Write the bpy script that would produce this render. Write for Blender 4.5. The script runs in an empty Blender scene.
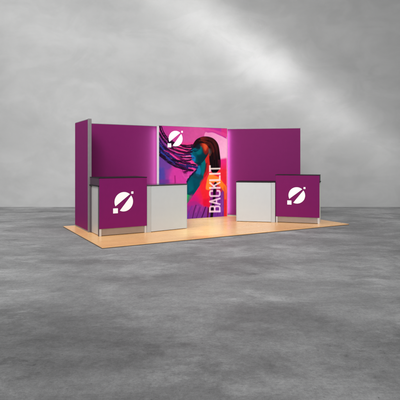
import bpy, bmesh, math
import numpy as np
from mathutils import Vector, Matrix

C = bpy.context.scene.collection
scene = bpy.context.scene

# ------------------------------------------------------------ camera, world, lights
cam_d = bpy.data.cameras.new('camera'); cam = bpy.data.objects.new('camera', cam_d); C.objects.link(cam)
cam.location = (0, 0, 1.541); cam.rotation_euler = (math.pi/2, 0, 0)
cam_d.sensor_width = 36; cam_d.lens = 36*453.1/400; cam_d.shift_y = -38.85/400
cam_d.clip_end = 300; cam_d.clip_start = 0.05
scene.camera = cam

world = bpy.data.worlds.new('World'); scene.world = world; world.use_nodes = True
world.node_tree.nodes['Background'].inputs[0].default_value = (0.98, 0.99, 1.0, 1)
world.node_tree.nodes['Background'].inputs[1].default_value = 0.68

scene.view_settings.view_transform = 'Standard'; scene.view_settings.look = 'None'
scene.view_settings.exposure = 0; scene.view_settings.gamma = 1

def area(name, loc, target, sx, sy, power, spread=180, roll=0, col=(1, 1, 1)):
    d = bpy.data.lights.new(name, 'AREA'); d.shape = 'RECTANGLE'; d.size = sx; d.size_y = sy
    d.energy = power; d.spread = math.radians(spread); d.color = col
    o = bpy.data.objects.new(name, d); C.objects.link(o); o.location = loc
    q = (Vector(target)-Vector(loc)).to_track_quat('-Z', 'Y')
    o.rotation_euler = (q.to_matrix() @ Matrix.Rotation(math.radians(roll), 3, 'Z')).to_euler()
    return o

# soft key from the upper left, in front of the stand
area('key_softbox', (-.5, -2.0, 6.6), (.4, 12.2, 1.2), 5, 4, 132, spread=56)
# wash over the left half of the concrete wall
area('wall_wash', (-6.5, 5.5, 8.5), (-4.2, 15.2, 3.6), 5, 3, 285, spread=110)
# window light that lies diagonally across the concrete wall, and its weaker tail to the lower right
area('wall_streak_light', (0.7, 2.5, 7.3), (0.7, 15.2, 6.0), 6.0, 1.25, 10.5, spread=7, roll=-34)
area('wall_streak_light_mid', (3.05, 2.5, 5.15), (3.05, 15.2, 4.1), 4.6, .9, 3.8, spread=9, roll=-36)
area('wall_streak_light_soft', (2.2, 2.5, 5.3), (2.2, 15.2, 4.25), 10.5, 1.9, 13, spread=12, roll=-32)
area('wall_streak_light_tail', (5.4, 2.5, 3.4), (5.4, 15.2, 2.5), 3.8, .8, 2.2, spread=8, roll=-36)
# added lamp over the gap, lays a pale pool before the backlit panel
gap_light = area('gap_fill_light', (0.16, 10.75, 6.0), (0.16, 10.751, 0), .95, 3.1, 8, spread=8, col=(.36, .86, 1))
gap_light.rotation_euler = (0, 0, 0)

# the stand is laid out in its own axes: s along its front edge, t towards its back wall
TH = 0.5121; A0 = (-1.7184, 7.9586)
def bp(s, t, z=0):
    return (A0[0]+s*math.cos(TH)-t*math.sin(TH), A0[1]+s*math.sin(TH)+t*math.cos(TH), z)

# ------------------------------------------------------------ helpers
def thing(name, label, cat, loc, rz=0, group=None):
    o = bpy.data.objects.new(name, None); C.objects.link(o)
    o.location = loc; o.rotation_euler = (0, 0, rz); o.empty_display_size = .2
    o['label'] = label; o['category'] = cat
    if group: o['group'] = group
    return o

def box(bm, x0, y0, z0, x1, y1, z1):
    v = [bm.verts.new(c) for c in ((x0,y0,z0),(x1,y0,z0),(x1,y1,z0),(x0,y1,z0),(x0,y0,z1),(x1,y0,z1),(x1,y1,z1),(x0,y1,z1))]
    for f in ((0,3,2,1),(4,5,6,7),(0,1,5,4),(1,2,6,5),(2,3,7,6),(3,0,4,7)):
        bm.faces.new([v[i] for i in f])

def obj(name, bm, mat, parent=None, bevel=0.0):
    me = bpy.data.meshes.new(name); bm.normal_update(); bm.to_mesh(me); bm.free()
    me.materials.append(mat)
    o = bpy.data.objects.new(name, me); C.objects.link(o); o.parent = parent
    if bevel:
        m = o.modifiers.new('bevel', 'BEVEL'); m.width = bevel; m.segments = 2; m.limit_method = 'ANGLE'
    return o

def boxes(name, lst, mat, parent, bevel=0.0):
    bm = bmesh.new()
    for b in lst: box(bm, *b)
    return obj(name, bm, mat, parent, bevel)

# ------------------------------------------------------------ materials
def newmat(name):
    m = bpy.data.materials.new(name); m.use_nodes = True
    return m, m.node_tree, m.node_tree.nodes['Principled BSDF']

def N(nt, typ, **kw):
    n = nt.nodes.new(typ)
    for k, v in kw.items():
        if k.startswith('i_'): n.inputs[k[2:].replace('_', ' ')].default_value = v
        else: setattr(n, k, v)
    return n

def coords(nt, scale=(1,1,1), kind='Object', rot=(0,0,0)):
    tc = N(nt, 'ShaderNodeTexCoord'); mp = N(nt, 'ShaderNodeMapping')
    mp.inputs['Scale'].default_value = scale; mp.inputs['Rotation'].default_value = rot
    nt.links.new(tc.outputs[kind], mp.inputs[0]); return mp.outputs[0]

def noise(nt, vec, scale, detail=6, rough=.55, dist=0):
    n = N(nt, 'ShaderNodeTexNoise'); n.inputs['Scale'].default_value = scale
    n.inputs['Detail'].default_value = detail; n.inputs['Roughness'].default_value = rough
    n.inputs['Distortion'].default_value = dist
    nt.links.new(vec, n.inputs['Vector']); return n.outputs['Fac']

def mapr(nt, src, a, b, c, d, smooth=False):
    n = N(nt, 'ShaderNodeMapRange'); n.clamp = True
    if smooth: n.interpolation_type = 'SMOOTHSTEP'
    for i, v in zip((1,2,3,4), (a,b,c,d)): n.inputs[i].default_value = v
    nt.links.new(src, n.inputs[0]); return n.outputs[0]

def math_(nt, op, a, b):
    n = N(nt, 'ShaderNodeMath', operation=op)
    for i, v in enumerate((a, b)):
        if isinstance(v, (int, float)): n.inputs[i].default_value = v
        else: nt.links.new(v, n.inputs[i])
    return n.outputs[0]

def grey_from(nt, val, tint=(1,1,1)):
    c = N(nt, 'ShaderNodeCombineColor')
    for i in range(3): nt.links.new(math_(nt, 'MULTIPLY', val, tint[i]), c.inputs[i])
    return c.outputs[0]

def simple(name, col, rough=.5, metal=0, bumpscale=0, bump=.05, var=.04, **kw):
    m, nt, b = newmat(name)
    v = coords(nt)
    n = noise(nt, v, 9, 4)
    mx = N(nt, 'ShaderNodeHueSaturation'); mx.inputs['Color'].default_value = (*col, 1)
    nt.links.new(mapr(nt, n, .3, .7, 1-var, 1+var), mx.inputs['Value'])
    nt.links.new(mx.outputs[0], b.inputs['Base Color'])
    b.inputs['Roughness'].default_value = rough; b.inputs['Metallic'].default_value = metal
    if bumpscale:
        bp_ = N(nt, 'ShaderNodeBump'); bp_.inputs['Strength'].default_value = bump; bp_.inputs['Distance'].default_value = .002
        nt.links.new(noise(nt, v, bumpscale, 2), bp_.inputs['Height']); nt.links.new(bp_.outputs[0], b.inputs['Normal'])
    for k, x in kw.items(): b.inputs[k.replace('_', ' ')].default_value = x
    return m

M = {}
M['fabric'] = simple('purple_fabric', (.176, .006, .100), .65, bumpscale=420, bump=.1, var=.03, Specular_IOR_Level=.13)
M['fabric_back'] = simple('purple_back_wall_fabric', (.172, .005, .098), .6, bumpscale=420, bump=.1, var=.03, Specular_IOR_Level=.17)
M['alu'] = simple('anodised_aluminium', (.24, .215, .225), .45, .4, var=.05)
M['alu_dark'] = simple('dark_extrusion', (.09, .072, .082), .5, .2)
M['silver'] = simple('silver_laminate', (.60, .58, .56), .33, .35, var=.03)
M['grey_strip'] = simple('grey_strip_laminate', (.46, .475, .48), .4, .15, var=.02)
M['shadow_trim'] = simple('contact_shadow_trim', (.10, .06, .04), .6)
M['kick'] = simple('brushed_kick_panel', (.36, .30, .26), .22, .55, var=.05)
M['riser'] = simple('riser_side', (.055, .022, .045), .6)
M['black'] = simple('black_worktop', (.006, .005, .007), .5, Specular_IOR_Level=.25)
M['gloss_top'] = simple('gloss_black_top', (.03, .03, .032), .16, Specular_IOR_Level=.9)
M['white'] = simple('translucent_white_panel', (.53, .56, .575), .3, .12, var=.015)
M['ink'] = simple('white_print', (.93, .92, .93), .6, var=.01)

def emissive(name, col, strength, base=(.5,.5,.5)):
    m, nt, b = newmat(name)
    b.inputs['Base Color'].default_value = (*base, 1)
    v = coords(nt); n = noise(nt, v, 2.0, 2)
    b.inputs['Emission Color'].default_value = (*col, 1)
    nt.links.new(mapr(nt, n, .3, .7, strength*.95, strength*1.05), b.inputs['Emission Strength'])
    return m
M['glow'] = emissive('lit_acrylic_edge', (1, .90, .94), 0.36, (.25,.23,.24))
M['glow_logo'] = emissive('backlit_white_print', (1, .97, 1), 0.75)

def wall_concrete():
    m, nt, b = newmat('plastered_concrete_wall')
    v = coords(nt); vs = coords(nt, (.55, 1, 1.0), rot=(0, math.radians(28), 0))
    big = noise(nt, vs, .42, 6, .55, .6); mid = noise(nt, v, 1.7, 8, .6, .3); fine = noise(nt, v, 40, 4, .6)
    ridge = noise(nt, vs, .9, 5, .55, .8); patch = noise(nt, vs, 1.1, 9, .62, .9)
    a = math_(nt, 'MULTIPLY', mapr(nt, big, .3, .7, .91, 1.07, True), mapr(nt, mid, .3, .7, .965, 1.035))
    a = math_(nt, 'MULTIPLY', a, mapr(nt, fine, .3, .7, .985, 1.015))
    a = math_(nt, 'MULTIPLY', a, mapr(nt, patch, .42, .60, .965, 1.035, True))
    nt.links.new(grey_from(nt, math_(nt, 'MULTIPLY', a, .46), (1, 1, .99)), b.inputs['Base Color'])
    b.inputs['Roughness'].default_value = .85
    bu = N(nt, 'ShaderNodeBump'); bu.inputs['Strength'].default_value = .25; bu.inputs['Distance'].default_value = .02
    nt.links.new(math_(nt, 'ADD', mid, math_(nt, 'MULTIPLY', ridge, .7)), bu.inputs['Height']); nt.links.new(bu.outputs[0], b.inputs['Normal'])
    return m
M['wall'] = wall_concrete()

def floor_concrete():
    m, nt, b = newmat('worn_concrete_floor')
    v = coords(nt); vx = coords(nt, (.62, .95, 1), rot=(0, 0, math.radians(7)))
    big = noise(nt, vx, .42, 9, .62, .3); mid = noise(nt, vx, 1.3, 12, .70, .25); fine = noise(nt, v, 14, 8, .7); grain = noise(nt, v, 120, 3, .6)
    lt_ = mapr(nt, noise(nt, vx, .5, 12, .72, .2), .51, .60, 0, .34, True)
    a = math_(nt, 'MULTIPLY', mapr(nt, big, .37, .63, .70, 1.26), mapr(nt, mid, .38, .62, .76, 1.22))
    a = math_(nt, 'MULTIPLY', a, mapr(nt, fine, .3, .7, .84, 1.16)); a = math_(nt, 'MULTIPLY', a, mapr(nt, grain, .3, .7, .88, 1.12))
    a = math_(nt, 'ADD', a, lt_)
    sp = mapr(nt, noise(nt, v, 34, 4, .6), .66, .71, 1, .6)
    a = math_(nt, 'MULTIPLY', a, sp)
    # paler band across the slab, a darker stretch in front of it, ragged scuffed patches
    sx = N(nt, 'ShaderNodeSeparateXYZ'); nt.links.new(v, sx.inputs[0])
    yy = math_(nt, 'ADD', sx.outputs['Y'], math_(nt, 'MULTIPLY', math_(nt, 'SUBTRACT', noise(nt, v, .7, 9, .65), .5), 2.6))
    pale_band = mapr(nt, math_(nt, 'ABSOLUTE', math_(nt, 'SUBTRACT', yy, 5.6), 0), .25, 1.3, .17, 0, True)
    dark_band = mapr(nt, math_(nt, 'ABSOLUTE', math_(nt, 'SUBTRACT', yy, 3.7), 0), .2, .9, .13, 0, True)
    a = math_(nt, 'SUBTRACT', math_(nt, 'ADD', a, pale_band), dark_band)
    rag = noise(nt, vx, 3.2, 14, .78, .1); zone = mapr(nt, noise(nt, v, .55, 3), .46, .6, 0, 1, True)
    a = math_(nt, 'ADD', a, math_(nt, 'MULTIPLY', mapr(nt, rag, .53, .565, 0, .27), zone))
    rag2 = noise(nt, vx, 2.3, 14, .8, .1); zone2 = mapr(nt, noise(nt, vx, .8, 3), .5, .62, 0, 1, True)
    a = math_(nt, 'SUBTRACT', a, math_(nt, 'MULTIPLY', mapr(nt, rag2, .54, .575, 0, .26), zone2))
    a = math_(nt, 'MULTIPLY', a, mapr(nt, noise(nt, v, 42, 5, .75), .36, .64, .86, 1.14))
    # short cracks
    cn = N(nt, 'ShaderNodeTexVoronoi'); cn.feature = 'DISTANCE_TO_EDGE'; cn.inputs['Scale'].default_value = 1.1
    ad = N(nt, 'ShaderNodeMixRGB'); ad.blend_type = 'ADD'; ad.inputs[0].default_value = .35
    nz = N(nt, 'ShaderNodeTexNoise'); nz.inputs['Scale'].default_value = 3; nz.inputs['Detail'].default_value = 8
    nt.links.new(v, nz.inputs['Vector']); nt.links.new(v, ad.inputs[1]); nt.links.new(nz.outputs['Color'], ad.inputs[2])
    nt.links.new(ad.outputs[0], cn.inputs['Vector'])
    cl = mapr(nt, cn.outputs['Distance'], 0, .006, .35, 0); cm = mapr(nt, noise(nt, v, .6, 3), .55, .62, 0, 1)
    a = math_(nt, 'MULTIPLY', a, math_(nt, 'SUBTRACT', 1, math_(nt, 'MULTIPLY', cl, cm)))
    nt.links.new(grey_from(nt, math_(nt, 'MULTIPLY', a, .262)), b.inputs['Base Color'])
    nt.links.new(mapr(nt, mid, .3, .7, .5, .72), b.inputs['Roughness'])
    b.inputs['Specular IOR Level'].default_value = .35
    bu = N(nt, 'ShaderNodeBump'); bu.inputs['Strength'].default_value = .5; bu.inputs['Distance'].default_value = .01
    nt.links.new(math_(nt, 'ADD', fine, mid), bu.inputs['Height']); nt.links.new(bu.outputs[0], b.inputs['Normal'])
    return m
M['floor'] = floor_concrete()

def wood():
    m, nt, b = newmat('light_wood_laminate')
    v = coords(nt)
    br = N(nt, 'ShaderNodeTexBrick'); br.offset = .37; br.inputs['Scale'].default_value = 1
    br.inputs['Brick Width'].default_value = 1.22; br.inputs['Row Height'].default_value = .19
    br.inputs['Mortar Size'].default_value = .0012; br.inputs['Mortar Smooth'].default_value = .2
    br.inputs['Color1'].default_value = (.92, .51, .21, 1); br.inputs['Color2'].default_value = (.96, .55, .235, 1)
    br.inputs['Mortar'].default_value = (.62, .35, .15, 1)
    mv = N(nt, 'ShaderNodeMapping'); mv.inputs['Location'].default_value = (.35, .13, 0)
    nt.links.new(v, mv.inputs[0]); nt.links.new(mv.outputs[0], br.inputs['Vector'])
    g = noise(nt, coords(nt, (.8, 9, 1)), 2.0, 4, .5, .3)
    hs = N(nt, 'ShaderNodeHueSaturation'); nt.links.new(br.outputs['Color'], hs.inputs['Color'])
    nt.links.new(mapr(nt, g, .3, .7, .93, 1.07), hs.inputs['Value']); nt.links.new(hs.outputs[0], b.inputs['Base Color'])
    nt.links.new(mapr(nt, noise(nt, v, 3, 5), .3, .7, .24, .34), b.inputs['Roughness'])
    b.inputs['Specular IOR Level'].default_value = .4
    return m
M['wood'] = wood()

# ------------------------------------------------------------ setting
bm = bmesh.new(); box(bm, -40, -30, -.1, 40, 15.25, 0); fl = obj('floor', bm, M['floor']); fl['kind'] = 'structure'
bm = bmesh.new(); box(bm, -40, 15.25, -.1, 40, 15.55, 13); wl = obj('wall', bm, M['wall']); wl['kind'] = 'structure'

# ------------------------------------------------------------ wooden exhibit floor
fd = thing('floor_deck', 'low light wood laminate exhibit floor under the whole purple stand', 'exhibit floor', bp(0, 0), TH)
boxes('wood_surface', [(0, 0, .013, 6.1, 3.0, .024)], M['wood'], fd)
boxes('shadow_underlay', [(-.002, -.002, 0.001, 6.102, 3.002, .0127)], M['shadow_trim'], fd)  # dark rim paints the contact shadow line along the deck edge
DZ = .024

# ------------------------------------------------------------ back wall modules
def panel_wall(name, label, s, t, ang, L, thick, post_l=0, post_r=0):
    """front face runs from (s,t) along ang; thickness goes to +y"""
    o = thing(name, label, 'display panel', bp(s, t, DZ), TH+ang)
    boxes('fabric_panel', [(post_l+.004, 0, .03, L-post_r-.004, thick, 2.405)], M['fabric_back'], o, .004)
    boxes('top_rail', [(post_l, .006, 2.406, L-post_r, thick-.006, 2.418)], M['alu'], o, .001)
    boxes('bottom_rail', [(post_l, .006, 0, L-post_r, thick-.006, .029)], M['alu'], o, .001)
    return o

H = 2.44-DZ
# left wing, its end towards the front
w = thing('display_panel', 'narrow purple side wing with grey metal end post, at the far left of the stand', 'display panel', bp(.253, 1.80, DZ), TH)
boxes('fabric_panel', [(0, .045, .03, .085, 1.13, 2.405)], M['fabric'], w, .003)
boxes('end_post', [(-.001, 0, 0, .072, .044, 2.425)], M['alu'], w, .004)
boxes('top_rail', [(.004, .045, 2.406, .081, 1.126, 2.418)], M['alu'], w)
boxes('bottom_rail', [(.004, .045, 0, .081, 1.126, .029)], M['alu'], w)
panel_wall('display_panel', 'plain purple fabric back wall left of the backlit picture, behind the left counters', .342, 2.87, 0, 1.978, .09)
ang_r = math.atan2(1.59-2.86, 5.99-4.385)
panel_wall('display_panel', 'plain purple fabric wall angled forward, right of the backlit picture', 4.385, 2.86, ang_r, math.hypot(1.27, 1.605), .09)

lb = thing('lightbox', 'tall backlit colour print of a woman with flying braids and the word BACKLIT', 'lightbox', bp(2.324, 2.75, DZ), TH)
LW = 2.054
HAIR_GUIDES=[[(128.5,201.7),(140.9,197.6),(150.3,181.6),(149.6,157.3),(158.4,123.4)],[(119.3,215.9),(158.1,215.2),(176.9,192.8),(182.0,157.3),(172.4,124.6)]]
FILLS=[([(-11.0,263.1),(221.2,273.9),(221.2,-37.0),(-11.0,-19.7)],(186,48,140),(214,80,150),(2.8,243.4),(95.1,210.0),0.1,1),([(48.0,201.1),(119.3,202.5),(119.3,114.6),(48.0,115.7)],(236,52,132),(236,52,132),(48.0,201.1),(119.3,202.5),6,0.8),([(134.7,229.7),(162.9,231.9),(185.2,224.4),(211.3,216.8),(211.3,146.3),(162.9,141.0),(134.7,184.1)],(240,140,190),(252,176,210),(150.3,227.4),(198.2,184.8),1.0,1),([(116.2,258.4),(214.6,262.6),(214.6,216.0),(185.2,223.0),(159.7,231.5),(137.8,232.4)],(214,75,150),(190,45,145),(122.4,237.3),(172.4,244.4),1.2,0.95),([(186.8,261.4),(214.6,262.6),(214.6,216.0),(186.8,225.8)],(222,50,125),(222,50,125),(186.8,261.4),(214.6,262.6),3,0.85),([(128.5,237.0),(159.7,234.2),(208.0,218.1),(208.0,227.8),(162.9,238.7),(131.6,240.8)],(232,70,145),(232,70,145),(128.5,237.0),(159.7,234.2),2,0.7),([(172.4,157.3),(214.6,162.9),(214.6,102.0),(166.0,102.9)],(236,40,125),(235,38,60),(188.5,151.8),(188.5,118.9),4,1),([(172.4,130.1),(214.6,129.6),(214.6,-14.3),(172.4,-11.6)],(236,40,55),(225,35,45),(188.5,124.4),(188.5,20.3),3,1),([(-24.7,172.1),(19.5,162.2),(48.0,144.2),(77.2,138.8),(95.1,136.1),(95.1,78.0),(-24.7,81.7)],(84,62,150),(205,52,148),(5.5,131.6),(42.3,126.1),3,1),([(-24.7,189.7),(8.3,177.4),(25.2,157.1),(36.5,141.7),(19.5,131.5),(-24.7,149.5)],(120,70,160),(110,60,150),(-24.7,189.7),(8.3,177.4),3,0.8),([(-24.7,137.0),(13.9,136.7),(19.5,93.1),(-24.7,81.7)],(72,66,158),(72,66,158),(-24.7,137.0),(13.9,136.7),4,0.75),([(-11.0,106.6),(36.5,105.6),(36.5,85.0),(-11.0,86.4)],(112,48,140),(112,48,140),(-11.0,106.6),(36.5,105.6),3,0.8),([(39.4,131.3),(77.2,131.0),(89.1,115.0),(77.2,94.3),(30.8,95.4)],(214,58,158),(214,58,158),(39.4,131.3),(77.2,131.0),4,0.7),([(42.8,115.8),(46.6,115.7),(48.0,95.0),(44.0,95.1)],(150,25,105),(150,25,105),(42.8,115.8),(46.6,115.7),1,0.7),([(65.4,125.9),(77.2,128.3),(83.1,112.5),(74.3,110.1)],(160,30,110),(160,30,110),(65.4,125.9),(77.2,128.3),1.5,0.7),([(59.6,131.1),(71.3,120.6),(86.1,120.4),(101.1,130.7),(98.1,114.9),(83.1,104.6),(71.3,110.1)],(190,40,130),(225,80,170),(59.6,131.1),(71.3,120.6),1.5,0.6),([(62.5,151.9),(83.1,155.9),(98.1,149.3),(110.2,141.3),(107.1,132.0),(86.1,136.1),(62.5,144.1)],(244,64,146),(244,64,146),(62.5,151.9),(83.1,155.9),1.2,1),([(36.5,170.0),(48.0,167.5),(53.8,157.1),(36.5,159.7)],(238,60,150),(238,60,150),(36.5,170.0),(48.0,167.5),1.5,1),([(13.9,213.2),(33.7,200.9),(30.8,190.5),(13.9,197.9)],(170,50,140),(170,50,140),(13.9,213.2),(33.7,200.9),2,1),([(-11.0,222.7),(11.1,205.5),(25.2,182.7),(13.9,172.4),(-11.0,182.3)],(92,62,155),(110,50,140),(-11.0,222.7),(11.1,205.5),2.5,0.9),([(71.3,-20.6),(78.7,94.2),(87.6,108.5),(99.6,121.5),(110.2,133.3),(114.7,145.2),(119.3,162.6),(153.4,170.8),(147.1,127.6),(131.6,103.7),(107.1,72.3),(77.2,31.4)],(0,80,100),(0,66,80),(119.3,143.9),(89.1,62.4),1.0,1),([(108.6,136.0),(117.8,141.2),(122.4,125.2),(116.2,112.0),(107.1,117.4)],(24,120,172),(24,120,172),(108.6,136.0),(117.8,141.2),2,0.8),([(83.1,99.4),(98.1,109.6),(101.1,77.8),(83.1,67.9)],(0,98,112),(0,70,90),(83.1,99.4),(98.1,109.6),3,0.7),([(95.1,115.0),(107.1,120.1),(128.5,111.7),(122.4,103.8),(104.1,106.9)],(12,60,74),(12,60,74),(95.1,115.0),(107.1,120.1),2,0.7),([(125.4,157.2),(137.8,162.6),(137.8,135.8),(128.5,114.4),(122.4,125.2)],(0,120,120),(0,120,120),(125.4,157.2),(137.8,162.6),1.5,0.6),([(131.6,176.0),(153.4,170.8),(156.5,141.0),(147.1,124.9),(133.1,103.6),(130.0,114.4),(137.8,135.8),(134.7,157.2)],(205,38,34),(190,26,34),(144.0,170.7),(137.8,117.0),1.2,1),([(136.2,146.5),(142.4,149.2),(137.8,125.0),(131.6,117.0)],(80,20,30),(80,20,30),(136.2,146.5),(142.4,149.2),1.2,0.6),([(71.3,63.6),(89.1,62.4),(96.6,56.8),(89.1,41.3),(71.3,29.1)],(26,160,86),(14,120,70),(80.2,60.1),(83.1,36.3),1.2,1),([(102.6,200.9),(113.2,209.1),(131.6,209.5),(145.6,195.0),(145.6,176.1),(137.8,162.6),(128.5,151.9),(117.8,145.0),(107.7,146.1),(102.0,149.8),(99.9,154.0),(95.7,155.6),(93.9,158.2),(96.0,160.4),(92.7,163.0),(92.7,165.9),(95.1,168.3),(89.7,170.9),(87.9,174.0),(91.5,179.6),(93.9,184.9),(93.3,190.2),(96.3,196.3)],(0,92,108),(0,46,58),(95.1,175.7),(134.7,168.0),0.7,1),([(107.1,194.3),(122.4,194.6),(125.4,178.6),(116.2,167.9),(107.1,178.4)],(0,120,128),(0,120,128),(107.1,194.3),(122.4,194.6),4,0.6),([(90.3,171.7),(96.6,170.4),(105.6,162.5),(104.1,151.9),(98.1,154.6),(93.9,162.5)],(20,120,190),(20,120,190),(90.3,171.7),(96.6,170.4),2.4,0.85),([(90.3,182.2),(94.5,183.6),(95.7,173.0),(89.7,172.2)],(30,96,150),(30,96,150),(90.3,182.2),(94.5,183.6),1.4,0.8),([(98.1,180.5),(105.3,178.4),(113.2,181.1),(114.4,182.8),(105.3,181.3),(98.7,182.0)],(2,22,34),(2,22,34),(98.1,180.5),(105.3,178.4),0.9,0.85),([(98.7,182.6),(105.6,185.8),(113.2,184.3),(113.8,181.2),(105.9,180.5)],(0,66,84),(0,66,84),(98.7,182.6),(105.6,185.8),2,0.6),([(96.0,188.9),(104.1,192.7),(116.2,191.8),(117.8,189.2),(105.6,189.3),(97.5,186.3)],(4,24,34),(4,24,34),(96.0,188.9),(104.1,192.7),1.2,0.8),([(98.1,196.8),(110.2,203.7),(117.8,202.5),(114.7,194.5),(104.1,191.6)],(14,30,44),(14,30,44),(98.1,196.8),(110.2,203.7),3,0.8),([(93.9,163.5),(101.7,162.8),(102.9,160.9),(94.5,160.1)],(70,20,90),(70,20,90),(93.9,163.5),(101.7,162.8),0.9,0.75),([(110.2,167.8),(122.4,170.6),(131.6,162.6),(122.4,149.2),(113.2,151.9)],(0,48,58),(0,48,58),(110.2,167.8),(122.4,170.6),4,0.75),([(107.1,149.2),(119.3,150.6),(123.9,143.9),(111.7,139.9)],(4,34,48),(4,34,48),(107.1,149.2),(119.3,150.6),2,0.7),([(117.8,207.8),(137.8,215.0),(151.8,205.9),(150.3,187.0),(139.3,170.7),(131.0,176.0),(126.3,189.3),(119.3,197.2)],(186,50,28),(120,22,24),(131.6,202.8),(140.9,173.4),3.2,1),([(130.0,200.1),(139.3,202.9),(142.4,192.2),(136.2,181.4),(131.0,189.4)],(238,92,50),(238,92,50),(130.0,200.1),(139.3,202.9),3.2,0.75),([(115.6,207.8),(123.9,205.3),(125.4,194.6),(118.1,194.5)],(80,24,26),(80,24,26),(115.6,207.8),(123.9,205.3),2,0.7),([(97.5,192.9),(101.1,202.7),(108.6,211.4),(119.3,216.9),(131.6,219.9),(147.1,219.5),(161.3,214.8),(172.4,205.2),(178.2,192.8),(180.7,176.4),(183.9,154.6),(183.3,138.2),(176.9,127.3),(167.6,119.8),(158.1,120.4),(152.8,132.9),(149.0,151.9),(147.8,168.0),(149.0,181.5),(142.8,194.4),(131.6,201.2),(120.8,201.0),(111.7,196.0),(104.1,189.0)],(30,10,16),(12,6,12),(134.7,210.9),(162.9,143.7),1.0,1),([(104.1,191.6),(111.7,199.7),(119.3,198.5),(119.3,186.5),(110.2,185.1)],(14,22,34),(14,22,34),(104.1,191.6),(111.7,199.7),2.6,0.8),([(120.8,215.9),(134.7,217.9),(144.0,213.8),(137.8,207.2),(125.4,206.9)],(150,30,24),(150,30,24),(120.8,215.9),(134.7,217.9),2.6,0.85),([(128.5,207.5),(140.9,208.3),(150.3,199.1),(145.6,195.0),(133.1,201.7)],(176,44,28),(176,44,28),(128.5,207.5),(140.9,208.3),1.8,0.8),([(147.1,212.5),(158.1,203.3),(164.8,185.8),(159.7,176.2),(151.8,192.4)],(100,24,22),(100,24,22),(147.1,212.5),(158.1,203.3),2,0.85),([(161.0,208.8),(169.2,195.4),(172.4,168.2),(167.9,184.5)],(84,24,26),(84,24,26),(161.0,208.8),(169.2,195.4),1.2,0.7),([(145.9,186.9),(153.4,187.0),(155.9,177.3),(150.3,166.7),(145.9,173.4)],(90,64,62),(120,50,38),(150.3,184.3),(147.1,168.0),1.2,1),([(148.4,182.9),(152.1,182.9),(152.8,176.2),(149.6,174.5)],(56,92,100),(56,92,100),(148.4,182.9),(152.1,182.9),1,0.7),([(175.6,157.3),(182.0,157.3),(185.2,135.4),(178.8,135.5)],(110,14,50),(110,14,50),(175.6,157.3),(182.0,157.3),1.6,0.7),([(71.3,26.5),(80.2,39.1),(92.1,53.0),(107.1,72.3),(122.4,91.8),(137.8,112.9),(148.7,126.2),(162.9,119.3),(188.5,113.5),(214.6,74.3),(214.6,-42.0),(71.3,-31.1)],(232,18,118),(238,36,56),(95.1,51.6),(137.8,71.3),0.8,1),([(119.3,93.2),(137.8,108.9),(147.1,76.4),(137.8,39.1),(125.4,61.0)],(244,34,44),(244,34,44),(119.3,93.2),(137.8,108.9),4,0.85),([(128.5,50.2),(147.1,52.1),(147.1,22.5),(128.5,34.1)],(226,14,52),(226,14,52),(128.5,50.2),(147.1,52.1),3,0.9),([(71.3,29.1),(86.1,44.1),(107.1,45.8),(128.5,31.5),(147.1,22.5),(150.3,-37.1),(71.3,-31.1)],(158,42,136),(124,46,136),(107.1,43.1),(107.1,3.3),3.5,1),([(89.1,62.4),(107.1,61.7),(119.3,42.6),(101.1,35.5),(83.1,36.3)],(190,30,120),(190,30,120),(89.1,62.4),(107.1,61.7),4,0.6),([(153.4,81.6),(194.9,80.4),(196.6,30.8),(194.9,-40.5),(147.1,-36.9),(150.3,35.8)],(142,36,120),(118,40,140),(175.6,75.5),(175.6,7.3),2.5,1),([(175.6,61.9),(191.7,69.5),(194.9,14.4),(172.4,7.5)],(128,56,150),(128,56,150),(175.6,61.9),(191.7,69.5),3,0.7),([(137.8,76.7),(139.3,95.4),(144.0,111.5),(151.8,120.8),(162.9,115.2),(178.8,108.1),(191.7,94.2),(206.4,77.3),(201.5,63.7),(185.2,77.9),(169.2,89.3),(156.5,92.3),(153.4,76.2)],(252,134,48),(250,118,34),(147.1,116.8),(194.9,80.4),1.8,1),([(156.5,95.0),(175.6,89.1),(188.5,75.1),(185.2,67.0),(162.9,78.6)],(205,40,60),(205,40,60),(156.5,95.0),(175.6,89.1),2,0.8),([(194.3,80.4),(201.5,71.9),(202.4,-13.5),(194.6,-13.0)],(224,36,42),(224,36,42),(194.3,80.4),(201.5,71.9),1.2,1),([(193.3,85.9),(201.5,80.2),(202.8,47.1),(196.6,47.3)],(240,96,46),(240,96,46),(193.3,85.9),(201.5,80.2),1.8,0.8),([(203.1,88.4),(214.6,88.1),(214.6,-14.3),(203.4,-13.6)],(240,70,90),(240,70,90),(203.1,88.4),(214.6,88.1),1,0.9),([(201.5,220.7),(214.6,221.0),(214.6,85.3),(202.8,85.7)],(248,150,190),(248,150,190),(201.5,220.7),(214.6,221.0),1,0.55)]
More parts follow.
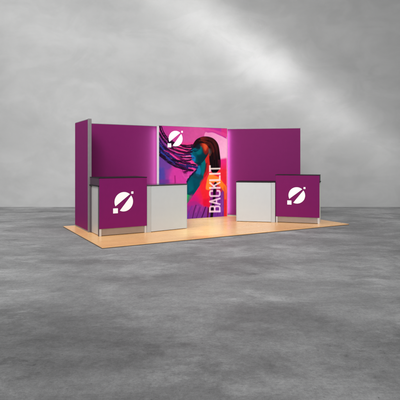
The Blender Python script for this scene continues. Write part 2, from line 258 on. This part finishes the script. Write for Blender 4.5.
STROKES=[([(122.4,213.3),(137.8,212.6),(153.4,203.2),(162.9,184.4),(164.5,157.3)],1.01,(120,40,36),0.6,0),([(131.6,216.2),(150.3,211.2),(166.0,195.3),(172.4,170.9),(174.0,143.7)],0.87,(90,30,40),0.6,0),([(116.2,207.8),(131.6,209.2),(147.1,199.0),(155.0,184.3)],0.87,(190,70,40),0.6,0),([(113.2,209.3),(128.5,212.4),(144.0,206.8),(156.5,192.4)],0.87,(60,14,18),0.8,0),([(158.4,195.2),(166.0,179.0),(168.6,157.3),(166.0,130.1)],0.87,(58,28,44),0.7,0),([(153.4,168.1),(158.4,149.1),(161.6,127.4)],1.01,(56,22,40),0.6,0),([(107.1,35.2),(101.1,19.6),(96.6,1.4)],2.61,(70,16,70),0.75,0),([(119.3,29.3),(114.7,16.2),(107.1,-2.0)],2.32,(80,18,80),0.6,0),([(136.2,28.4),(130.0,12.6),(123.9,-0.4)],3.19,(66,10,66),0.85,0),([(86.1,15.2),(81.7,2.3)],2.61,(70,60,170),0.6,0),([(95.1,33.1),(86.1,17.8)],3.48,(110,40,150),0.5,0),([(113.2,32.2),(107.1,16.6)],2.32,(190,70,160),0.6,0),([(128.5,35.5),(122.4,18.4)],2.03,(190,60,150),0.6,0),([(167.6,92.0),(164.5,70.4),(162.9,48.8),(158.1,24.6),(155.0,-1.0)],8.41,(18,4,14),0.92,0),([(185.2,67.0),(178.8,37.2),(174.0,4.7)],2.9,(90,24,100),0.6,0),([(190.4,47.6),(185.9,4.0)],2.03,(150,80,170),0.6,0),([(145.6,25.2),(142.4,-0.2)],4.64,(90,6,36),0.8,0),([(0.8,248.4),(5.5,230.8),(16.7,214.6),(28.0,204.6),(42.3,201.0),(59.6,196.2),(80.2,190.0),(101.1,191.6)],4.35,(24,6,30),0.96,1),([(6.6,243.6),(12.5,228.5),(22.3,214.7),(36.5,203.5),(48.0,199.8)],2.32,(24,6,30),0.96,1),([(-0.0,225.6),(8.3,213.1),(19.5,200.6),(33.7,190.6),(53.8,181.8),(77.2,176.8),(95.1,178.3)],4.93,(24,6,30),0.96,1),([(25.2,203.3),(42.3,192.8),(62.5,187.6),(83.1,182.7),(95.1,184.9)],3.19,(24,6,30),0.96,1),([(36.5,199.6),(56.7,197.2),(77.2,194.4),(101.1,196.9)],3.48,(50,6,30),0.96,1),([(-0.0,210.3),(11.1,195.3),(25.2,182.7),(42.3,175.2),(65.4,169.7),(92.1,170.4)],4.06,(40,14,70),0.96,1),([(11.1,190.2),(30.8,179.0),(50.9,168.8),(71.3,162.4),(92.1,162.5)],4.64,(24,6,30),0.96,1),([(25.2,190.4),(45.1,182.2),(68.4,175.4),(89.1,173.0)],2.9,(60,8,44),0.96,1),([(19.5,180.1),(36.5,173.9),(53.8,162.3),(71.3,157.2)],2.9,(120,16,84),0.96,1),([(-0.0,192.6),(13.9,182.6),(28.0,169.9),(45.1,157.1),(65.4,146.7),(89.1,140.1),(110.2,136.0)],6.38,(30,28,92),0.96,1),([(-0.0,182.4),(13.9,171.1),(28.0,159.7),(42.3,149.4),(59.6,141.5),(80.2,135.7)],7.54,(30,28,92),0.96,1),([(-0.0,169.8),(11.1,162.2),(25.2,152.0),(39.4,142.9),(56.7,136.4),(77.2,131.0),(98.1,128.1)],4.93,(24,6,30),0.96,1),([(2.8,187.6),(19.5,169.9),(36.5,157.1),(53.8,151.9),(77.2,148.0),(107.1,142.6)],3.48,(24,6,30),0.96,1),([(1.4,174.8),(19.5,160.9),(36.5,150.7),(53.8,144.2)],3.77,(24,6,30),0.96,1),([(39.4,157.1),(59.6,154.0),(77.2,154.0),(92.1,157.2)],3.77,(24,6,30),0.96,1),([(48.0,144.2),(65.4,138.9),(83.1,128.3),(71.3,124.5)],2.9,(60,8,50),0.96,1),([(59.6,159.7),(77.2,150.6),(89.1,148.0)],2.9,(70,10,60),0.96,1),([(80.2,98.1),(87.6,109.8),(98.1,120.2),(108.6,129.3)],3.19,(14,10,40),0.96,1),([(-0.0,200.2),(11.1,185.1),(19.5,177.6)],4.64,(34,24,80),0.96,1),([(2.8,195.2),(13.9,182.6),(25.2,175.1)],2.32,(50,60,150),0.96,1),([(5.5,176.1),(19.5,166.0),(30.8,157.1)],2.61,(44,62,158),0.96,1),([(19.5,162.2),(33.7,153.3),(45.1,145.5)],1.74,(60,56,140),0.96,1),([(45.1,171.3),(59.6,166.3)],3.19,(90,50,140),0.96,1),([(62.5,181.6),(80.2,179.2)],1.74,(230,70,140),0.96,1),([(42.3,186.6),(65.4,181.1)],1.74,(226,56,128),0.96,1),([(48.0,176.3),(71.3,172.3)],2.03,(232,60,140),0.96,1),([(68.4,160.8),(86.1,159.3)],2.03,(210,90,170),0.96,1),([(30.8,172.5),(45.1,164.9)],2.32,(235,60,150),0.96,1),([(56.7,149.3),(77.2,143.3)],1.74,(220,40,110),0.96,1),([(13.9,181.1),(28.0,176.1)],1.74,(215,40,120),0.96,1),([(77.2,166.1),(89.1,167.7)],2.61,(225,120,180),0.96,1)]
LETTERS=[([(149.9,15.8),(181.4,14.6)],5.34),([(149.9,15.8),(149.9,26.1),(152.8,29.5),(161.6,29.3),(164.8,26.4),(165.4,16.6)],4.88),([(165.4,25.8),(167.9,29.0),(178.2,28.7),(181.4,25.0),(181.4,15.2)],4.88),([(181.4,34.3),(149.9,43.1),(181.4,50.2)],4.88),([(171.1,37.5),(171.1,47.3)],3.96),([(157.2,71.7),(151.5,71.4),(149.9,68.2),(149.9,61.2),(153.1,57.8),(178.2,57.4),(181.4,60.5),(181.4,67.7),(179.4,71.0),(173.7,71.7)],5.18),([(149.9,80.1),(181.4,79.7)],5.34),([(166.7,81.2),(149.9,94.1)],4.57),([(161.6,85.1),(181.4,94.4)],4.57),([(149.9,101.1),(181.4,101.0),(181.4,111.9)],5.34),([(149.9,118.7),(181.4,118.8)],5.34),([(149.9,125.9),(149.9,139.7)],5.34),([(149.9,132.4),(181.4,132.7)],4.57)]

def seg_dist(X, Y, pts):
    d = np.full(X.shape, 1e9)
    for (ax, ay), (bx, by) in zip(pts[:-1], pts[1:]):
        vx, vy = bx-ax, by-ay; L2 = vx*vx+vy*vy+1e-9
        u = np.clip(((X-ax)*vx+(Y-ay)*vy)/L2, 0, 1)
        d = np.minimum(d, np.hypot(X-ax-u*vx, Y-ay-u*vy))
    return d

def smooth_path(pts, n=5):
    if len(pts) < 3: return pts
    P = [np.array(p, float) for p in pts]; P = [2*P[0]-P[1]]+P+[2*P[-1]-P[-2]]; out = []
    for i in range(1, len(P)-2):
        for k in range(n):
            u = k/n; a, b, c, d = P[i-1:i+3]
            out.append(tuple(.5*((2*b)+(c-a)*u+(2*a-5*b+4*c-d)*u*u+(-a+3*b-3*c+d)*u**3)))
    out.append(tuple(P[-2])); return out

def pip(X, Y, poly):
    ins = np.zeros(X.shape, bool); n = len(poly)
    for i in range(n):
        x1, y1 = poly[i]; x2, y2 = poly[(i+1) % n]
        if y1 == y2: continue
        c = ((y1 > Y) != (y2 > Y)) & (X < (x2-x1)*(Y-y1)/(y2-y1)+x1)
        ins ^= c
    return ins

def lin(c):
    c = np.array(c, float)/255
    return np.where(c <= .04045, c/12.92, ((c+.055)/1.055)**2.4)

def paint_print(NX, NY):
    """the printed picture, in centimetres from its lower left corner, one colour per mesh point (sRGB)"""
    x = np.linspace(0, LW*100, NX); y = np.linspace(0, 244, NY)
    X, Y = np.meshgrid(x, y); img = np.zeros((NY, NX, 3))
    rng = np.random.default_rng(3)
    for poly, ca, cb, g0, g1, blur, op in FILLS:
        poly = closed(poly); ins = pip(X, Y, poly); xs = [q[0] for q in poly]; ys = [q[1] for q in poly]
        near = (X > min(xs)-3*blur) & (X < max(xs)+3*blur) & (Y > min(ys)-3*blur) & (Y < max(ys)+3*blur)
        d = np.full(X.shape, 1e3); d[near] = seg_dist(X[near], Y[near], poly+[poly[0]])
        sd = np.where(ins, -d, d); m = np.clip(.5-sd/(2*max(blur, .3)), 0, 1); m = m*m*(3-2*m)*op
        gx, gy = g1[0]-g0[0], g1[1]-g0[1]
        u = np.clip(((X-g0[0])*gx+(Y-g0[1])*gy)/(gx*gx+gy*gy+1e-9), 0, 1)[..., None]
        col = np.array(ca)*(1-u)+np.array(cb)*u
        img = img*(1-m[..., None])+col*m[..., None]
    for pts, wd, colr, op, bead in STROKES:
        pts = smooth_path(pts); d = seg_dist(X, Y, pts); w_ = wd/2
        if bead:
            w_ = w_*(1+.22*np.sin(X*.9+Y*.6)*np.cos(Y*.8-X*.35)+.15*np.sin(X*.31+len(pts)))
            for _ in range(3):      # thin stray hairs around each lock
                q = [(a_+rng.normal(0, 1.2), b_+rng.normal(0, 2.6)) for a_, b_ in pts[::3]]
                if len(q) > 2:
                    q = smooth_path(q, 3); ms = np.clip(.6-(seg_dist(X, Y, q)-.35)/.8, 0, 1)*.7
                    img = img*(1-ms[..., None])+(np.array(colr)*.8+np.array([18, 4, 22]))*ms[..., None]
        m = np.clip(.5-(d-w_)/.9, 0, 1)*op
        img = img*(1-m[..., None])+np.array(colr)*m[..., None]
        if bead and wd > 3:      # sheen on each turn of the braid
            h = np.clip(.5-(d-w_*.45)/.8, 0, 1)*(np.sin(X*1.5-Y*.7) > .55)*.42
            img = img*(1-h[..., None])+np.array([96, 58, 128])*h[..., None]
    # fine strands over the crown and down the back of the head
    inn, out = (np.array(smooth_path(c, 8)) for c in HAIR_GUIDES)
    for k in range(110):
        u = rng.random(); q = inn*(1-u)+out*u+rng.normal(0, .5, 2)
        i0 = rng.integers(0, 14); i1 = rng.integers(i0+8, len(q)+1) if i0+8 < len(q) else len(q)
        q = [tuple(p) for p in q[i0:i1:2]]
        if len(q) < 2: continue
        c = np.array([(16, 5, 10), (62, 16, 18), (96, 28, 22), (30, 14, 26), (120, 40, 26), (8, 3, 6)][rng.integers(0, 6)])
        fade = np.clip((Y-150)/55, .25, 1)
        m = np.clip(.6-(seg_dist(X, Y, q)-.3)/.7, 0, 1)*.55*fade
        img = img*(1-m[..., None])+c*m[..., None]
    # weave and tonal grain of the photograph on the print
    g = rng.normal(0, 1, (NY//5+2, NX//5+2)); g = np.kron(g, np.ones((5, 5)))[:NY, :NX]
    for ax in (0, 1):
        for _ in range(3): g = (np.roll(g, 2, ax)+np.roll(g, -2, ax)+g)/3
    img = img*(1+.02*g[..., None]/max(g.std(), 1e-6)*.5)
    for pts, wd in LETTERS:
        d = np.full(X.shape, 1e3)
        for k, ((ax, ay), (bx, by)) in enumerate(zip(pts[:-1], pts[1:])):      # square-ended strokes
            L = math.hypot(bx-ax, by-ay); ux, uy = (bx-ax)/L, (by-ay)/L
            al = (X-ax)*ux+(Y-ay)*uy; pe = np.abs(-(X-ax)*uy+(Y-ay)*ux)
            d = np.minimum(d, np.maximum(pe-wd/2, np.maximum(-al-(wd*.42 if k == 0 else 0), al-L-(wd*.42 if k == len(pts)-2 else 0))))
        for ax, ay in pts[1:-1]: d = np.minimum(d, np.hypot(X-ax, Y-ay)-wd/2)
        m = np.clip(.5-d/.8, 0, 1)*.86
        u = np.clip((X-152)/32, 0, 1)[..., None]
        col = np.array([255, 212, 214])*(1-u)+np.array([250, 205, 238])*u
        top = np.clip((Y-60)/70, 0, 1)[..., None]; col = col*(1-top)+np.array([255, 232, 224])*top
        img = img*(1-m[..., None])+col*m[..., None]
    return np.clip(img, 0, 255)

def closed(poly, n=6):
    if len(poly) < 5: return poly
    P = [np.array(p, float) for p in poly]; m = len(P); out = []
    for i in range(m):
        a, b, c, d = P[i-1], P[i], P[(i+1) % m], P[(i+2) % m]
        for k in range(n):
            u = k/n; out.append(tuple(.5*((2*b)+(c-a)*u+(2*a-5*b+4*c-d)*u*u+(-a+3*b-3*c+d)*u**3)))
    return out

def print_mesh():
    NX, NY = 345, 408
    img = lin(paint_print(NX, NY))
    xs = np.linspace(0, LW, NX); zs = np.linspace(.0, H, NY)
    X, Z = np.meshgrid(xs, zs)
    co = np.stack([X, np.zeros_like(X), Z], -1).reshape(-1, 3)
    i = np.arange(NX*NY).reshape(NY, NX)
    q = np.stack([i[:-1, :-1], i[:-1, 1:], i[1:, 1:], i[1:, :-1]], -1).reshape(-1, 4)
    me = bpy.data.meshes.new('graphic_print'); me.from_pydata(co.tolist(), [], q.tolist())
    at = me.color_attributes.new('print', 'FLOAT_COLOR', 'POINT')
    at.data.foreach_set('color', np.concatenate([img.reshape(-1, 3), np.ones((NX*NY, 1))], 1).astype(np.float32).ravel())
    m, nt, b = newmat('backlit_print')
    a = N(nt, 'ShaderNodeVertexColor'); a.layer_name = 'print'
    nt.links.new(a.outputs[0], b.inputs['Emission Color']); b.inputs['Emission Strength'].default_value = .97
    mx = N(nt, 'ShaderNodeMixRGB'); mx.blend_type = 'MULTIPLY'; mx.inputs[0].default_value = 1; mx.inputs[2].default_value = (.06, .06, .06, 1)
    nt.links.new(a.outputs[0], mx.inputs[1]); nt.links.new(mx.outputs[0], b.inputs['Base Color'])
    b.inputs['Roughness'].default_value = .7; b.inputs['Specular IOR Level'].default_value = .05
    me.materials.append(m)
    o = bpy.data.objects.new('graphic_print', me); C.objects.link(o); o.parent = lb
    o.location = (0, -.0005, 0)
    return o
print_mesh()
boxes('light_cabinet', [(.003, .004, .004, LW-.003, .115, H-.004)], M['ink'], lb)
boxes('lit_edge', [(-.010, .012, .0, .002, .112, H)], M['glow'], lb, .002)
boxes('lit_edge', [(LW-.002, .002, .0, LW+.012, .112, H)], M['glow'], lb, .002)
boxes('top_rail', [(.003, .002, H-.0035, LW-.003, .112, H+.006)], M['alu'], lb, .001)

# ------------------------------------------------------------ the emblem: disc split by a tapering slash, with two squares
def emblem(parent, cx, cz, R, mat, y=-.003):
    bm = bmesh.new()
    def poly(pts):
        f = [bm.verts.new((cx+R*a, y, cz+R*b)) for a, b in pts]; g = [bm.verts.new((cx+R*a, y+.0015, cz+R*b)) for a, b in pts]
        bm.faces.new(f)
        for i in range(len(f)):
            j = (i+1) % len(f); bm.faces.new([f[j], f[i], g[i], g[j]])
    def arc(a0, a1, n=48): return [(math.cos(math.radians(a0+(a1-a0)*k/n)), math.sin(math.radians(a0+(a1-a0)*k/n))) for k in range(n+1)]
    poly(arc(206, 49)[::-1]); poly(arc(-115.5, 38))
    poly([(-1.15, -1.15), (-.64, -1.15), (-.64, -.64), (-1.15, -.64)])
    poly([(.80, .79), (1.04, .79), (1.04, 1.03), (.80, 1.03)])
    return obj('emblem', bm, mat, parent)
for nm, x0, dx in (('side_halo_fill', -.02, -.98), ('side_halo_fill', LW+.03, 1.2)):  # added hidden lamps for the glow on the walls beside the lightbox
    d = bpy.data.lights.new(nm, 'AREA'); d.shape = 'RECTANGLE'; d.size = .02; d.size_y = 2.3; d.energy = 8.5 if dx < 0 else 6.5; d.color = (.62, 1, .8)
    o = bpy.data.objects.new(nm, d); C.objects.link(o); o.parent = lb; o.location = (x0, .012, H/2)
    z = Vector((-dx, -.55, 0)).normalized(); y = Vector((0, 0, 1)); xx = y.cross(z)
    o.matrix_local = Matrix.Translation(o.location) @ Matrix((xx, y, z)).transposed().to_4x4()
emblem(lb, .470, 2.125-DZ, .2, M['glow_logo'])

# ------------------------------------------------------------ counters
def tall_counter(label, s, t, ang, L, D):
    o = thing('counter', label, 'counter', bp(s, t, DZ), TH+ang, 'purple emblem counters')
    zw = 1.045-DZ; zt = 1.205-DZ
    b = boxes('cabinet', [(.02, .045, .012, L-.02, D-.03, zw-.022)], M['silver'], o, .002)
    boxes('kick_panel', [(.055, .030, .012, L-.055, .0445, .165)], M['kick'], b, .001)
    boxes('post_cover', [(.008, .0125, 0.001, .052, .0175, .149)], M['silver'], o, .001)
    for x0 in (0, L-.045):
        boxes('corner_post', [(x0, .018, 0, x0+.045, .075, zw-.022)], M['silver'] if x0 else M['alu_dark'], o, .003)
        boxes('corner_post', [(x0, D-.055, 0, x0+.045, D, zw-.022)], M['silver'] if x0 else M['alu_dark'], o, .003)
    boxes('worktop', [(-.014, .02, zw-.0215, L+.014, D+.012, zw)], M['black'], o, .003)
    boxes('riser', [(0, .02, zw+.0005, L, D-.01, zt-.013)], M['riser'], o, .002)
    boxes('top_shelf', [(-.004, -.004, zt-.0125, L+.004, D, zt+.003)], M['black'], o, .003)
    g = boxes('graphic_panel', [(.006, 0, .150, L-.002, .0175, zt-.0135)], M['fabric'], o, .002)
    emblem(g, .521, .704-DZ, .2, M['ink'])
    return o
tall_counter('tall purple emblem counter with raised black top, at the left end beside the side wing', .289, 1.142, 0, 1.035, .655)
tall_counter('tall purple emblem counter with raised black top, at the right end before the angled wall', 4.735, 1.10, math.radians(-47), 1.06, .46)

def white_counter(label, s, t, ang, L, D, side):
    o = thing('counter', label, 'counter', bp(s, t, DZ), TH+ang, 'white counters')
    zt = 1.035-DZ
    pw = .10
    x0, x1 = (pw, L-.012) if side < 0 else (.012, L-pw)
    b = boxes('cabinet', [(.012, .03, .006, L-.012, D, zt-.024)], M['white'], o, .003)
    boxes('front_panel', [(x0, .006, .010, x1, .0295, zt-.028)], M['white'], b, .004)
    if side < 0:
        boxes('corner_post', [(.0, .002, 0, pw-.002, .0295, zt-.024)], M['grey_strip'], o, .006)  # slightly greyer strip at the left end of the front
        boxes('corner_post', [(L-.011, .002, 0, L, .0295, zt-.024)], M['white'], o, .003)
    else:
        boxes('corner_post', [(L-pw+.002, .002, 0, L, .0295, zt-.024)], M['grey_strip'], o, .006)  # same greyer strip, at the right end
        boxes('corner_post', [(0, .002, 0, .011, .0295, zt-.024)], M['white'], o, .003)
    boxes('worktop', [(-.006, -.008, zt-.0235, L+.006, D+.01, zt)], M['gloss_top' if side < 0 else 'black'], o, .004)
    return o
white_counter('low white counter with black top, standing left of centre against the tall left emblem counter', 1.332, 1.150, math.atan2(.105, 1.013), 1.018, .50, -1)
white_counter('low white counter with black top, standing right of centre beside the right emblem counter', 3.98, 1.714, math.atan2(1.077-1.714, 4.704-3.98), .968, .50, 1)
